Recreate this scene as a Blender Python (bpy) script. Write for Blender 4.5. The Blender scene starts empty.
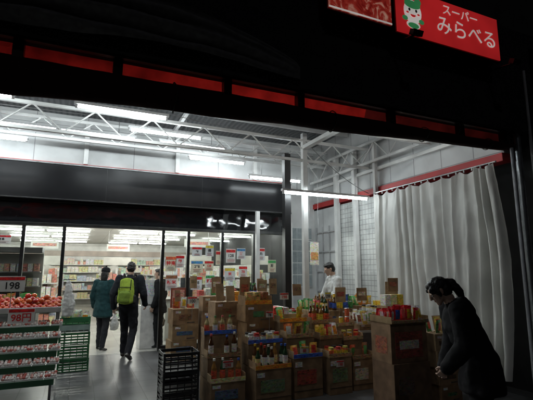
import bpy, bmesh, math, random
import numpy as np
from mathutils import Vector, Matrix, noise
random.seed(11)
R = random.random
def U(a, b): return random.uniform(a, b)
scene = bpy.context.scene

# ------------------------------------------------------------------ materials
M = {}
def newmat(name):
    m = bpy.data.materials.new(name); m.use_nodes = True
    nt = m.node_tree; nt.nodes.clear()
    out = nt.nodes.new('ShaderNodeOutputMaterial')
    M[name] = m
    return m, nt, out
def N(nt, t, **kw):
    n = nt.nodes.new(t)
    for k, v in kw.items():
        if k in n.inputs: n.inputs[k].default_value = v
        else: setattr(n, k, v)
    return n
def col4(c): return (c[0], c[1], c[2], 1)

def attr_mat(name, rough, spec=0.5, metallic=0, nscale=30, namt=0.25, bump=0.0, bscale=60, vor=0.0, trans=0.0, coat=0.0, vscale=38.0, clear=0.0):
    m, nt, out = newmat(name); L = nt.links.new
    at = N(nt, 'ShaderNodeAttribute', attribute_name='Col')
    tc = N(nt, 'ShaderNodeTexCoord')
    nz = N(nt, 'ShaderNodeTexNoise', Scale=nscale, Detail=5.0)
    L(tc.outputs['Object'], nz.inputs['Vector'])
    mr = N(nt, 'ShaderNodeMapRange')
    mr.inputs['From Min'].default_value = .3; mr.inputs['From Max'].default_value = .7
    mr.inputs['To Min'].default_value = 1 - namt; mr.inputs['To Max'].default_value = 1 + namt * .4
    L(nz.outputs['Fac'], mr.inputs['Value'])
    mul = N(nt, 'ShaderNodeVectorMath', operation='SCALE')
    L(at.outputs['Color'], mul.inputs[0]); L(mr.outputs[0], mul.inputs['Scale'])
    c = mul.outputs[0]
    if vor > 0:
        vo = N(nt, 'ShaderNodeTexVoronoi', Scale=vscale)
        mp = N(nt, 'ShaderNodeMapping'); mp.inputs['Scale'].default_value = (1, 1, 1.9)
        L(tc.outputs['Object'], mp.inputs[0]); L(mp.outputs[0], vo.inputs['Vector'])
        hs = N(nt, 'ShaderNodeHueSaturation', Saturation=.55); L(vo.outputs['Color'], hs.inputs['Color'])
        mx = N(nt, 'ShaderNodeMix', data_type='RGBA', blend_type='OVERLAY')
        mx.inputs['Factor'].default_value = vor
        L(c, mx.inputs['A']); L(hs.outputs['Color'], mx.inputs['B'])
        c = mx.outputs['Result']
    p = N(nt, 'ShaderNodeBsdfPrincipled', Roughness=rough, Metallic=metallic)
    p.inputs['Specular IOR Level'].default_value = spec
    p.inputs['Coat Weight'].default_value = coat
    L(c, p.inputs['Base Color'])
    if bump > 0:
        nb = N(nt, 'ShaderNodeTexNoise', Scale=bscale, Detail=4.0)
        L(tc.outputs['Object'], nb.inputs['Vector'])
        bp = N(nt, 'ShaderNodeBump', Strength=bump, Distance=0.01)
        L(nb.outputs['Fac'], bp.inputs['Height']); L(bp.outputs[0], p.inputs['Normal'])
    sh = p.outputs[0]
    if trans > 0:
        tr = N(nt, 'ShaderNodeBsdfTranslucent'); L(c, tr.inputs['Color'])
        ms = N(nt, 'ShaderNodeMixShader'); ms.inputs[0].default_value = trans
        L(p.outputs[0], ms.inputs[1]); L(tr.outputs[0], ms.inputs[2]); sh = ms.outputs[0]
    if clear > 0:
        tt = N(nt, 'ShaderNodeBsdfTransparent')
        ms = N(nt, 'ShaderNodeMixShader'); ms.inputs[0].default_value = clear
        L(sh, ms.inputs[1]); L(tt.outputs[0], ms.inputs[2]); sh = ms.outputs[0]
    L(sh, out.inputs[0])
    return m
attr_mat('card', .75, .3, nscale=9, namt=.4, bump=.2, bscale=40)
attr_mat('print', .45, .4, nscale=20, namt=.2, vor=.75)
attr_mat('shelfprint', .45, .4, nscale=20, namt=.2, vor=.6, vscale=24.0)
attr_mat('film', .22, .6, nscale=25, namt=.2, vor=.6, bump=.5, bscale=35, coat=.3)
attr_mat('plastic', .38, .5, nscale=8, namt=.25)
attr_mat('gloss', .12, .6, nscale=12, namt=.2)
attr_mat('paint', .45, .4, nscale=3, namt=.22, bump=.05)
attr_mat('matte', .85, .2, nscale=4, namt=.25, bump=.1)
attr_mat('metal', .35, .5, metallic=.9, nscale=9, namt=.3)
attr_mat('fascia', .22, .16, nscale=3, namt=.3, bump=.05, bscale=3)
attr_mat('cloth', .85, .2, nscale=18, namt=.3, bump=.35, bscale=22)
attr_mat('skin', .5, .4, nscale=20, namt=.08)
attr_mat('hair', .38, .5, nscale=60, namt=.4, bump=.6, bscale=90)
attr_mat('bag', .4, .4, nscale=16, namt=.1, bump=.6, bscale=30, trans=.35)
attr_mat('redcanvas', .7, .2, nscale=4, namt=.6, bump=.2, bscale=20, trans=.35)
attr_mat('curtain', .55, .3, nscale=2.5, namt=.16, bump=.25, bscale=12, trans=.3, clear=.06)

def emis(name, c, s):
    m, nt, out = newmat(name)
    e = N(nt, 'ShaderNodeEmission', Strength=s); e.inputs[0].default_value = col4(c)
    nt.links.new(e.outputs[0], out.inputs[0])
emis('tube', (.88, .97, 1), 66)
emis('tube_front_fill', (.97, .98, .95), 44)
emis('tube_in', (.97, 1, .94), 84)

m, nt, out = newmat('glass'); L = nt.links.new
fr = N(nt, 'ShaderNodeFresnel', IOR=1.5)
tr = N(nt, 'ShaderNodeBsdfTransparent'); tr.inputs[0].default_value = (.86, .9, .89, 1)
gl = N(nt, 'ShaderNodeBsdfGlossy', Roughness=.02)
ms = N(nt, 'ShaderNodeMixShader'); L(fr.outputs[0], ms.inputs[0]); L(tr.outputs[0], ms.inputs[1]); L(gl.outputs[0], ms.inputs[2])
L(ms.outputs[0], out.inputs[0])
m, nt, out = newmat('darkglass'); L = nt.links.new
p = N(nt, 'ShaderNodeBsdfPrincipled', Roughness=.06); p.inputs['Base Color'].default_value = (.012, .013, .015, 1)
tc = N(nt, 'ShaderNodeTexCoord'); nz = N(nt, 'ShaderNodeTexNoise', Scale=1.6); L(tc.outputs['Object'], nz.inputs[0])
bp = N(nt, 'ShaderNodeBump', Strength=.35, Distance=.06); L(nz.outputs[0], bp.inputs['Height']); L(bp.outputs[0], p.inputs['Normal'])
L(p.outputs[0], out.inputs[0])

def brickmat(name, c1, c2, mort, w, h, rough, offset=0, axis='X', mort_s=.01, stain=.3, bump=.3):
    m, nt, out = newmat(name); L = nt.links.new
    tc = N(nt, 'ShaderNodeTexCoord'); sp = N(nt, 'ShaderNodeSeparateXYZ'); cb = N(nt, 'ShaderNodeCombineXYZ')
    L(tc.outputs['Object'], sp.inputs[0])
    a, b = {'X': ('X', 'Z'), 'Y': ('Y', 'Z'), 'G': ('X', 'Y')}[axis]
    L(sp.outputs[a], cb.inputs['X']); L(sp.outputs[b], cb.inputs['Y'])
    br = N(nt, 'ShaderNodeTexBrick', offset=offset)
    br.inputs['Color1'].default_value = col4(c1); br.inputs['Color2'].default_value = col4(c2); br.inputs['Mortar'].default_value = col4(mort)
    br.inputs['Scale'].default_value = 1; br.inputs['Brick Width'].default_value = w; br.inputs['Row Height'].default_value = h
    br.inputs['Mortar Size'].default_value = mort_s
    L(cb.outputs[0], br.inputs['Vector'])
    nz = N(nt, 'ShaderNodeTexNoise', Scale=1.8, Detail=8.0); L(tc.outputs['Object'], nz.inputs[0])
    mr = N(nt, 'ShaderNodeMapRange'); mr.inputs['From Min'].default_value = .35; mr.inputs['From Max'].default_value = .7
    mr.inputs['To Min'].default_value = 1 - stain; mr.inputs['To Max'].default_value = 1
    L(nz.outputs[0], mr.inputs[0])
    mul = N(nt, 'ShaderNodeVectorMath', operation='SCALE'); L(br.outputs['Color'], mul.inputs[0]); L(mr.outputs[0], mul.inputs['Scale'])
    p = N(nt, 'ShaderNodeBsdfPrincipled', Roughness=rough); L(mul.outputs[0], p.inputs['Base Color'])
    rr = N(nt, 'ShaderNodeMapRange'); rr.inputs['To Min'].default_value = rough * .7; rr.inputs['To Max'].default_value = min(1, rough * 1.4)
    L(nz.outputs[0], rr.inputs[0]); L(rr.outputs[0], p.inputs['Roughness'])
    bp = N(nt, 'ShaderNodeBump', Strength=bump, Distance=.004, invert=True); L(br.outputs['Fac'], bp.inputs['Height']); L(bp.outputs[0], p.inputs['Normal'])
    L(p.outputs[0], out.inputs[0])
brickmat('walltile', (.76, .77, .74), (.7, .72, .7), (.4, .4, .39), .1, .1, .25, axis='Y', mort_s=.006)
brickmat('panelX', (.7, .71, .7), (.66, .67, .67), (.3, .3, .3), .91, 2.2, .5, axis='X', mort_s=.006)
brickmat('panelY', (.66, .67, .66), (.62, .63, .63), (.3, .3, .3), .6, 3.2, .5, axis='Y', mort_s=.008)
brickmat('floortile', (.15, .15, .155), (.11, .11, .115), (.05, .05, .05), .3, .3, .3, axis='G', mort_s=.006, stain=.5)
brickmat('vinyl', (.6, .59, .55), (.56, .55, .51), (.4, .4, .38), .45, .45, .22, axis='G', mort_s=.003, stain=.15)
brickmat('paver', (.12, .115, .11), (.095, .09, .09), (.04, .04, .04), .3, .15, .85, axis='G', offset=.5, mort_s=.008, stain=.4)
brickmat('ceiltile', (.74, .74, .71), (.72, .72, .69), (.5, .5, .48), .9, .45, .8, axis='G', mort_s=.008, stain=.12)

m, nt, out = newmat('asphalt'); L = nt.links.new
tc = N(nt, 'ShaderNodeTexCoord'); nz = N(nt, 'ShaderNodeTexNoise', Scale=40.0, Detail=8.0); L(tc.outputs['Object'], nz.inputs[0])
cr = N(nt, 'ShaderNodeValToRGB'); cr.color_ramp.elements[0].color = (.025, .025, .027, 1); cr.color_ramp.elements[1].color = (.075, .075, .078, 1)
L(nz.outputs[0], cr.inputs[0]); p = N(nt, 'ShaderNodeBsdfPrincipled', Roughness=.8); L(cr.outputs[0], p.inputs['Base Color'])
bp = N(nt, 'ShaderNodeBump', Strength=.5, Distance=.01); L(nz.outputs[0], bp.inputs['Height']); L(bp.outputs[0], p.inputs['Normal']); L(p.outputs[0], out.inputs[0])

m, nt, out = newmat('corrugated'); L = nt.links.new
tc = N(nt, 'ShaderNodeTexCoord'); wv = N(nt, 'ShaderNodeTexWave', Scale=3.2); wv.bands_direction = 'X'; L(tc.outputs['Object'], wv.inputs[0])
cr = N(nt, 'ShaderNodeValToRGB'); cr.color_ramp.elements[0].color = (.06, .065, .07, 1); cr.color_ramp.elements[1].color = (.12, .125, .13, 1)
L(wv.outputs['Fac'], cr.inputs[0]); p = N(nt, 'ShaderNodeBsdfPrincipled', Roughness=.5); L(cr.outputs[0], p.inputs['Base Color'])
bp = N(nt, 'ShaderNodeBump', Strength=.6, Distance=.03); L(wv.outputs['Fac'], bp.inputs['Height']); L(bp.outputs[0], p.inputs['Normal']); L(p.outputs[0], out.inputs[0])

def signmat(name, c, s, meat=False):
    m, nt, out = newmat(name); L = nt.links.new
    p = N(nt, 'ShaderNodeBsdfPrincipled', Roughness=.35)
    tc = N(nt, 'ShaderNodeTexCoord')
    if meat:
        nz = N(nt, 'ShaderNodeTexNoise', Scale=5.0, Detail=6.0, Distortion=2.5); L(tc.outputs['Object'], nz.inputs[0])
        cr = N(nt, 'ShaderNodeValToRGB'); e = cr.color_ramp.elements
        e[0].position = .38; e[0].color = (.2, .01, .008, 1); e[1].position = .68; e[1].color = (.6, .3, .22, 1)
        x = e.new(.53); x.color = (.36, .03, .02, 1)
        L(nz.outputs[0], cr.inputs[0]); L(cr.outputs[0], p.inputs['Base Color']); L(cr.outputs[0], p.inputs['Emission Color'])
        p.inputs['Emission Strength'].default_value = s
    else:
        p.inputs['Base Color'].default_value = col4(c); p.inputs['Emission Color'].default_value = col4(c)
        nz = N(nt, 'ShaderNodeTexNoise', Scale=1.7, Detail=3.0); L(tc.outputs['Object'], nz.inputs[0])
        mr = N(nt, 'ShaderNodeMapRange'); mr.inputs['From Min'].default_value = .3; mr.inputs['From Max'].default_value = .7
        mr.inputs['To Min'].default_value = s * .72; mr.inputs['To Max'].default_value = s * 1.15
        L(nz.outputs[0], mr.inputs[0]); L(mr.outputs[0], p.inputs['Emission Strength'])
    L(p.outputs[0], out.inputs[0])
signmat('sign_red', (.55, .02, .022), .46)
signmat('sign_white', (.8, .74, .7), .42)
signmat('sign_green', (.05, .28, .1), .4)
signmat('sign_dark', (.05, .04, .04), .1)
signmat('sign_meat', (1, 1, 1), .4, True)

# ------------------------------------------------------------------ builder
COL = scene.collection
def empty(name, loc=(0, 0, 0)):
    e = bpy.data.objects.new(name, None); e.location = loc; COL.objects.link(e); e.empty_display_size = .2; return e

class B:
    def __init__(s, name, parent=None):
        s.name = name; s.parent = parent; s.v = []; s.f = []; s.m = []; s.c = []; s.s = []; s.mats = []
    def add(s, vs, fs, mat, col=(1, 1, 1), smooth=False):
        o = len(s.v); s.v.extend([tuple(v) for v in vs])
        if mat not in s.mats: s.mats.append(mat)
        mi = s.mats.index(mat)
        for f in fs:
            s.f.append([i + o for i in f]); s.m.append(mi); s.c.append(col); s.s.append(smooth)
    def box(s, c, d, mat, col=(1, 1, 1), rz=0, rx=0, ry=0):
        hx, hy, hz = d[0] / 2, d[1] / 2, d[2] / 2
        vs = [Vector((x, y, z)) for x in (-hx, hx) for y in (-hy, hy) for z in (-hz, hz)]
        if rz or rx or ry:
            mt = Matrix.Rotation(rz, 3, 'Z') @ Matrix.Rotation(ry, 3, 'Y') @ Matrix.Rotation(rx, 3, 'X'); vs = [mt @ v for v in vs]
        c = Vector(c); vs = [v + c for v in vs]
        s.add(vs, [(0, 1, 3, 2), (4, 6, 7, 5), (0, 4, 5, 1), (2, 3, 7, 6), (0, 2, 6, 4), (1, 5, 7, 3)], mat, col)
    def bx(s, x0, x1, y0, y1, z0, z1, mat, col=(1, 1, 1)):
        s.box(((x0 + x1) / 2, (y0 + y1) / 2, (z0 + z1) / 2), (x1 - x0, y1 - y0, z1 - z0), mat, col)
    def cyl(s, p0, p1, r0, mat, col=(1, 1, 1), r1=None, n=12, caps=True):
        p0 = Vector(p0); p1 = Vector(p1); r1 = r0 if r1 is None else r1
        d = (p1 - p0).normalized(); a = d.orthogonal().normalized(); b = d.cross(a)
        vs = []
        for p, r in ((p0, r0), (p1, r1)):
            for i in range(n):
                t = 2 * math.pi * i / n; vs.append(p + (a * math.cos(t) + b * math.sin(t)) * r)
        s.add(vs, [(i, (i + 1) % n, n + (i + 1) % n, n + i) for i in range(n)], mat, col, True)
        if caps: s.add(vs, [tuple(range(n))[::-1], tuple(range(n, 2 * n))], mat, col)
    def lathe(s, c, prof, mat, cols, n=10):
        vs = []
        for r, z in prof:
            for i in range(n):
                t = 2 * math.pi * i / n; vs.append((c[0] + r * math.cos(t), c[1] + r * math.sin(t), c[2] + z))
        for k in range(len(prof) - 1):
            mm, cc = cols[k]
            o = k * n
            sub = vs[o:o + 2 * n]
            s.add(sub, [(i, (i + 1) % n, n + (i + 1) % n, n + i) for i in range(n)], mm, cc, True)
    def ell(s, c, r, mat, col=(1, 1, 1), nu=10, nv=6, rot=None, jit=0):
        vs = []; fs = []
        for j in range(nv + 1):
            ph = math.pi * j / nv - math.pi / 2
            for i in range(nu):
                t = 2 * math.pi * i / nu
                v = Vector((r[0] * math.cos(ph) * math.cos(t), r[1] * math.cos(ph) * math.sin(t), r[2] * math.sin(ph)))
                if rot: v = rot @ v
                vs.append(v + Vector(c))
        for j in range(nv):
            for i in range(nu):
                a = j * nu + i; b = j * nu + (i + 1) % nu
                fs.append((a, b, b + nu, a + nu))
        s.add(vs, fs, mat, col, True)
    def pillow(s, c, w, h, t, mat, col, col2=None, rx=0, rz=0, n=5):
        mt = Matrix.Rotation(rz, 3, 'Z') @ Matrix.Rotation(rx, 3, 'X'); c = Vector(c); sd = U(0, 50)
        for sg in (-1, 1):
            vs = []
            for j in range(n + 1):
                for i in range(n + 1):
                    a = i / n; b = j / n
                    bul = (max(0, math.sin(math.pi * a)) ** .5) * (max(0, math.sin(math.pi * b)) ** .6) * t / 2
                    bul *= 1 + .35 * noise.noise(Vector((a * 3, b * 3, sd)))
                    x = (a - .5) * w * (1 - .08 * math.sin(math.pi * b)); vs.append(c + mt @ Vector((x, sg * bul, b * h)))
            fo, fi = [], []
            for j in range(n):
                for i in range(n):
                    q = (j * (n + 1) + i, j * (n + 1) + i + 1, (j + 1) * (n + 1) + i + 1, (j + 1) * (n + 1) + i)
                    (fi if (col2 and 1 <= j < n - 1 and 1 <= i < n - 1) else fo).append(q)
            s.add(vs, fo, mat, col, True)
            if fi: s.add(vs, fi, mat, col2, True)
    def done(s, bevel=0, weld=False, recalc=True):
        me = bpy.data.meshes.new(s.name); me.from_pydata(s.v, [], s.f); me.validate(clean_customdata=False)
        for k in s.mats: me.materials.append(M[k])
        if len(me.polygons) == len(s.f):
            me.polygons.foreach_set('material_index', s.m); me.polygons.foreach_set('use_smooth', s.s)
            a = me.attributes.new('Col', 'FLOAT_COLOR', 'FACE')
            a.data.foreach_set('color', np.array([(c[0], c[1], c[2], 1) for c in s.c], dtype=np.float32).ravel())
        else: print('FACE MISMATCH', s.name, len(me.polygons), len(s.f))
        if recalc:
            bm = bmesh.new(); bm.from_mesh(me); bmesh.ops.recalc_face_normals(bm, faces=bm.faces); bm.to_mesh(me); bm.free()
        me.update()
        o = bpy.data.objects.new(s.name, me); COL.objects.link(o)
        if s.parent: o.parent = s.parent
        if bevel:
            b = o.modifiers.new('bev', 'BEVEL'); b.width = bevel; b.segments = 2; b.limit_method = 'ANGLE'
        return o

def text(name, body, loc, size, mat, parent=None, rot=(math.pi / 2, 0, 0), ext=.002, align='CENTER', sx=1, bold=0):
    cu = bpy.data.curves.new(name, 'FONT'); cu.body = body; cu.size = size; cu.extrude = ext; cu.align_x = align; cu.align_y = 'CENTER'
    cu.offset = bold
    cu.materials.append(mat); o = bpy.data.objects.new(name, cu); o.location = loc; o.rotation_euler = rot; o.scale = (sx, 1, 1)
    COL.objects.link(o)
    if parent: o.parent = parent
    return o
def solid(name, c, rough=.5):
    m, nt, out = newmat(name); p = N(nt, 'ShaderNodeBsdfPrincipled', Roughness=rough); p.inputs[0].default_value = col4(c)
    nt.links.new(p.outputs[0], out.inputs[0]); return m
INK_R = solid('ink_red', (.6, .02, .02)); INK_K = solid('ink_black', (.02, .02, .02))

WHITE = (.78, .78, .76); BLACK = (.012, .012, .013); RED = (.5, .02, .02)
BROWNS = [(.36, .24, .13), (.32, .2, .11), (.4, .28, .16), (.28, .17, .09)]
BRIGHT = [(.6, .05, .03), (.65, .4, .03), (.08, .3, .08), (.05, .12, .45), (.7, .65, .55), (.6, .1, .1), (.7, .25, .03), (.25, .08, .04), (.75, .75, .7), (.65, .45, .1), (.7, .6, .3)]
PASTEL = [(.72, .7, .64), (.7, .66, .55), (.6, .5, .4), (.55, .3, .22), (.45, .5, .6), (.7, .7, .7), (.6, .55, .3), (.66, .6, .58), (.4, .5, .4), (.5, .2, .15)]

# ------------------------------------------------------------------ ground
g = B('ground'); g.add([(-300, -300, 0), (300, -300, 0), (300, 300, 0), (-300, 300, 0)], [(0, 1, 2, 3)], 'asphalt'); g.done(recalc=False)
g = B('road'); g.add([(-60, -6, .004), (60, -6, .004), (60, .6, .004), (-60, .6, .004)], [(0, 1, 2, 3)], 'asphalt')
for i in range(-8, 9):
    g.add([(i * 5 - 1.2, -2.8, .008), (i * 5 + 1.2, -2.8, .008), (i * 5 + 1.2, -2.65, .008), (i * 5 - 1.2, -2.65, .008)], [(0, 1, 2, 3)], 'paint', (.6, .6, .58))
g.done(recalc=False)
g = B('kerb')
for i in range(-30, 30): g.bx(i * .9 + .005, i * .9 + .895, .6, .75, -.02, .12, 'matte', (.3, .3, .29))
g.done(bevel=.01)
g = B('pavement'); g.bx(-27, 27, .752, 3.6, -.02, .0082, 'paver'); g.done()
g = B('shop_forecourt'); g.bx(-5, 5.3, 3.602, 8.85, -.02, .014, 'floortile'); g.done()

# ------------------------------------------------------------------ building
bld = empty('supermarket_building')
YF = 8.8
b = B('shop_floor', bld); b.bx(-8, 9, YF + .052, 22, -.02, .02, 'vinyl'); b.done()
b = B('shop_ceiling', bld); b.bx(-8, 9, YF + .2, 22, 2.85, 2.95, 'ceiltile'); b.done()
b = B('interior_walls', bld)
b.bx(-8, 9, 22, 22.2, .02, 2.85, 'paint', (.74, .74, .7)); b.bx(-8.2, -8, YF, 22.2, 0, 2.95, 'paint', (.7, .7, .66)); b.bx(9, 9.2, YF, 22.2, 0, 2.95, 'paint', (.7, .7, .66))
b.bx(-7.9, 8.9, 21.94, 21.98, 2.25, 2.5, 'paint', (.5, .42, .36)); b.done()
b = B('upper_front_wall', bld); b.bx(-5, 5.2, YF, YF + .15, 3.58, 4.62, 'panelX')
b.done()
b = B('front_wall_trim', bld)
b.bx(-5, 4.42, YF - .06, YF - .003, 3.585, 3.64, 'paint', RED)
for x in (-3.6, -1.8, 0, 1.8, 3.6, 4.9): b.bx(x - .04, x + .04, YF - .09, YF - .004, 3.645, 4.5, 'paint', WHITE)
b.bx(-5, 5.18, YF - .07, YF - .002, 4.2, 4.27, 'paint', (.6, .6, .6)); b.done()
b = B('black_fascia', bld); b.bx(-5, 4.42, YF - .28, YF + .15, 2.87, 3.58, 'fascia', (.01, .01, .011))
b.bx(-5, 4.42, YF - .3, YF - .281, 3.545, 3.575, 'metal', (.12, .12, .12)); b.bx(-5, 4.42, YF - .3, YF - .281, 2.88, 2.9, 'metal', (.06, .06, .06))
for x in (-3.4, -1.5, .4, 2.3, 4.2): b.bx(x - .004, x + .004, YF - .284, YF - .2805, 2.905, 3.54, 'metal', (.03, .03, .03))
b.done(bevel=.004)
b = B('transom_glass', bld); b.bx(-5, 4.42, YF, YF + .03, 2.47, 2.868, 'darkglass'); b.done()
b = B('door_frames', bld)
b.bx(-5, 4.42, YF - .06, YF + .1, 2.41, 2.468, 'metal', (.06, .06, .06))
for x in (-5, -3.4, -1.9, -.95, -.28, 1.57, 2.1, 2.85, 3.6, 4.38):
    b.bx(x - .03, x + .03, YF - .05, YF + .06, .02, 2.408, 'metal', (.05, .05, .05))
for x0, x1 in ((-4.97, -.31), (1.6, 4.35)):
    b.bx(x0, x1, YF - .04, YF + .05, .02, .12, 'metal', (.06, .06, .06))
b.bx(-5, 5.2, YF - .02, YF + .05, -.01, .0165, 'metal', (.3, .3, .3))
b.done(bevel=.003)
b = B('door_glass', bld)
for x0, x1 in ((-4.97, -3.43), (-3.37, -1.93), (-1.87, -.98), (-.92, -.31), (1.6, 2.07), (2.13, 2.82), (2.88, 3.57), (3.63, 4.35)):
    b.add([(x0, YF, .12), (x1, YF, .12), (x1, YF, 2.408), (x0, YF, 2.408)], [(0, 1, 2, 3)], 'glass')
b.done(recalc=False)
b = B('corner_wall', bld); b.bx(4.42, 5.2, YF, YF + .15, 0, 3.58, 'panelX'); b.done()
b = B('corner_window', bld)
b.bx(4.55, 5.1, YF - .03, YF - .004, 1.2, 2.6, 'paint', (.6, .62, .62))
for i in range(4):
    for j in range(5): b.bx(4.57 + i * .132, 4.69 + i * .132, YF - .036, YF - .0305, 1.23 + j * .275, 1.48 + j * .275, 'gloss', (.3, .34, .35))
b.done()
b = B('tiled_side_wall', bld); b.bx(5.2, 5.35, 6.35, 7.74, 0, 3.02, 'walltile'); b.done()
b = B('panelled_side_wall', bld); b.bx(5.2, 5.35, 7.742, YF + .15, 0, 3.02, 'panelY')
for j in range(4): b.bx(5.17, 5.197, 7.82, 8.68, 1.1 + j * .45, 1.13 + j * .45, 'paint', (.4, .4, .4))
for j in range(4): b.bx(5.165, 5.199, 7.82 + j * .28, 7.85 + j * .28, 1.0, 2.6, 'paint', (.4, .4, .4))
b.done()
b = B('upper_side_wall', bld); b.bx(5.2, 5.35, 3.72, YF + .15, 3.18, 4.62, 'panelY'); b.done()
b = B('side_wall_trim', bld); b.bx(5.16, 5.35, 3.72, YF - .003, 3.06, 3.177, 'paint', (.4, .02, .02))
b.bx(5.13, 5.2, 3.8, YF - .1, 3.5, 3.56, 'paint', WHITE)
b.done(bevel=.004)
b = B('left_side_wall', bld); b.bx(-5.15, -5, 3.72, YF + .15, 0, 4.62, 'panelY'); b.done()
b = B('canopy_roof', bld); b.bx(-5.15, 5.35, 3.72, YF + .2, 4.62, 4.7, 'corrugated'); b.done()
b = B('steel_posts', bld)
b.bx(3.66, 3.75, 6.56, 6.65, 0.014, 4.12, 'paint', WHITE); b.bx(3.3, 3.42, 6.6, 6.72, .014, 3.7, 'plastic', (.015, .015, .016))
for y, r in ((7.7, .05), (7.02, .045), (6.34, .035)): b.bx(5.08, 5.08 + 2 * r, y - r, y + r, .014, 4.1, 'paint', WHITE)
b.bx(4.44, 4.53, YF - .12, YF - .03, .014, 3.6, 'paint', WHITE)
b.bx(3.46, 3.54, YF - .5, YF - .42, .014, 2.86, 'paint', WHITE)
b.cyl((5.32, 3.6, 0), (5.32, 3.6, 4.3), .045, 'metal', (.45, .48, .5))
b.cyl((5.42, 3.48, 0), (5.42, 3.48, 4.3), .02, 'plastic', (.5, .5, .5))
b.cyl((5.16, 3.58, 0), (5.16, 3.58, 3.2), .022, 'plastic', (.5, .52, .55))
b.done(bevel=.004)
b = B('roof_trusses', bld)
def truss(x0, x1, y, z0, z1, step=.42):
    b.bx(x0, x1, y - .025, y + .025, z0 - .025, z0 + .025, 'paint', WHITE); b.bx(x0, x1, y - .025, y + .025, z1 - .025, z1 + .025, 'paint', WHITE)
    n = int((x1 - x0) / step); st = (x1 - x0) / n
    for i in range(n):
        xa = x0 + i * st
        if i % 2: b.cyl((xa, y, z0), (xa + st, y, z1), .013, 'paint', WHITE, n=8)
        else: b.cyl((xa, y, z1), (xa + st, y, z0), .013, 'paint', WHITE, n=8)
truss(-5, 5.18, 6.6, 3.6, 3.98); truss(-5, 5.18, 5.0, 3.66, 4.04); truss(-5, 5.18, 8.15, 3.95, 4.3)
def trussY(x, y0, y1, z0, z1, step=.4):
    b.bx(x - .025, x + .025, y0, y1, z0 - .025, z0 + .025, 'paint', WHITE); b.bx(x - .025, x + .025, y0, y1, z1 - .025, z1 + .025, 'paint', WHITE)
    n = int((y1 - y0) / step); st = (y1 - y0) / n
    for i in range(n):
        ya = y0 + i * st; za, zb = (z0, z1) if i % 2 else (z1, z0)
        b.cyl((x, ya, za), (x, ya + st, zb), .012, 'paint', WHITE, n=8)
b.bx(3.65, 3.75, 3.9, 6.55, 3.81, 3.88, 'paint', WHITE)
trussY(5.06, 3.85, 8.7, 3.67, 4.06)
for x in (-3, -1.4, 1.5): b.bx(x - .03, x + .03, 3.9, 8.78, 4.17, 4.23, 'paint', (.6, .6, .6))
for y in (4.4, 5.6, 7.3): b.bx(-5, 5.18, y - .03, y + .03, 4.45, 4.53, 'paint', (.5, .5, .5))
b.done(bevel=.003)
b = B('upper_storey_wall', bld); b.bx(-6, 7.2, 3.74, 4.2, 4.72, 9.5, 'matte', (.07, .065, .06)); b.bx(-6, 7.2, 3.5, 3.71, 3.42, 4.9, 'matte', (.03, .028, .028))
b.bx(5.6, 7.2, 3.5, 22, -.0, 4.7, 'matte', (.04, .04, .04)); b.bx(-6, -5.2, 3.6, 22, -.0, 4.7, 'matte', (.05, .05, .05)); b.bx(-6, 7.2, 9.1, 22, 4.72, 9.5, 'matte', (.1, .095, .09)); b.done()
b = B('upper_windows', bld)
for x in (-4.5, -1.8, .9, 3.6):
    b.bx(x, x + 1.7, 3.69, 3.735, 6.2, 7.5, 'metal', (.2, .2, .2)); b.bx(x + .05, x + .82, 3.675, 3.688, 6.25, 7.45, 'darkglass'); b.bx(x + .88, x + 1.65, 3.68, 3.688, 6.25, 7.45, 'darkglass')
b.done()
# awning
aw = empty('roll_up_awning')
def rollbot(x): return float(np.interp(x, [-5.3, -.6, .45, 1.5, 3.2, 5.3], [2.9, 2.97, 3.03, 3.06, 3.12, 3.2])) - .012 * abs(math.sin(x * 1.7))
b = B('awning_roll', aw)
n = 160
vs = []; fs = []
K = 28
for i in range(n + 1):
    x = -5.3 + 10.6 * i / n
    zb = rollbot(x); zt = 3.285; rz_ = (zt - zb) / 2; ry_ = .05 + rz_ * .35
    for k in range(K):
        t = 2 * math.pi * k / K
        r2 = 1 + .14 * noise.noise(Vector((x * 1.3, math.cos(t) * 1.5, math.sin(t) * 4))) + .06 * noise.noise(Vector((x * 7, math.cos(t) * 3, math.sin(t) * 5)))
        vs.append((x, 3.66 + ry_ * r2 * math.cos(t), (zt + zb) / 2 + rz_ * (1 + (r2 - 1) * .5) * math.sin(t)))
for i in range(n):
    for k in range(K): fs.append((i * K + k, i * K + (k + 1) % K, (i + 1) * K + (k + 1) % K, (i + 1) * K + k))
b.add(vs, fs, 'cloth', (.035, .012, .012), True); b.done()
b = B('awning_ties', aw)
for x in (-3.8, -2.3, -1.1, .7, 2.4, 3.7, 4.8):
    zb = rollbot(x); zc = (zb + 3.285) / 2; rz_ = (3.285 - zb) / 2 + .012; ry_ = .05 + rz_ * .35 + .014
    pts = [(x + .01 * math.sin(k), 3.66 + ry_ * math.cos(k * math.pi / 8), zc + rz_ * math.sin(k * math.pi / 8)) for k in range(17)]
    for p, q in zip(pts, pts[1:]): b.cyl(p, q, .006, 'cloth', (.04, .035, .03), n=6)
b.done()
b = B('red_canvas', aw)
nx = 260
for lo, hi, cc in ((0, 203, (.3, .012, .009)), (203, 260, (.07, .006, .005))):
    vs = []; fs = []
    for i in range(lo, hi + 1):
        x = -5.2 + 10.4 * i / nx
        for j in range(5):
            vs.append((x, 3.78 + .012 * math.sin(x * 9) + .01 * noise.noise(Vector((x * 5, j * .3, 0))) - .02 * j, 3.27 + .05 * j))
    for i in range(hi - lo):
        for j in range(4): fs.append((i * 5 + j, (i + 1) * 5 + j, (i + 1) * 5 + j + 1, i * 5 + j + 1))
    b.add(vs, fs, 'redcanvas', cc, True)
b.done(recalc=False)
b = B('awning_brackets', aw)
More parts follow.
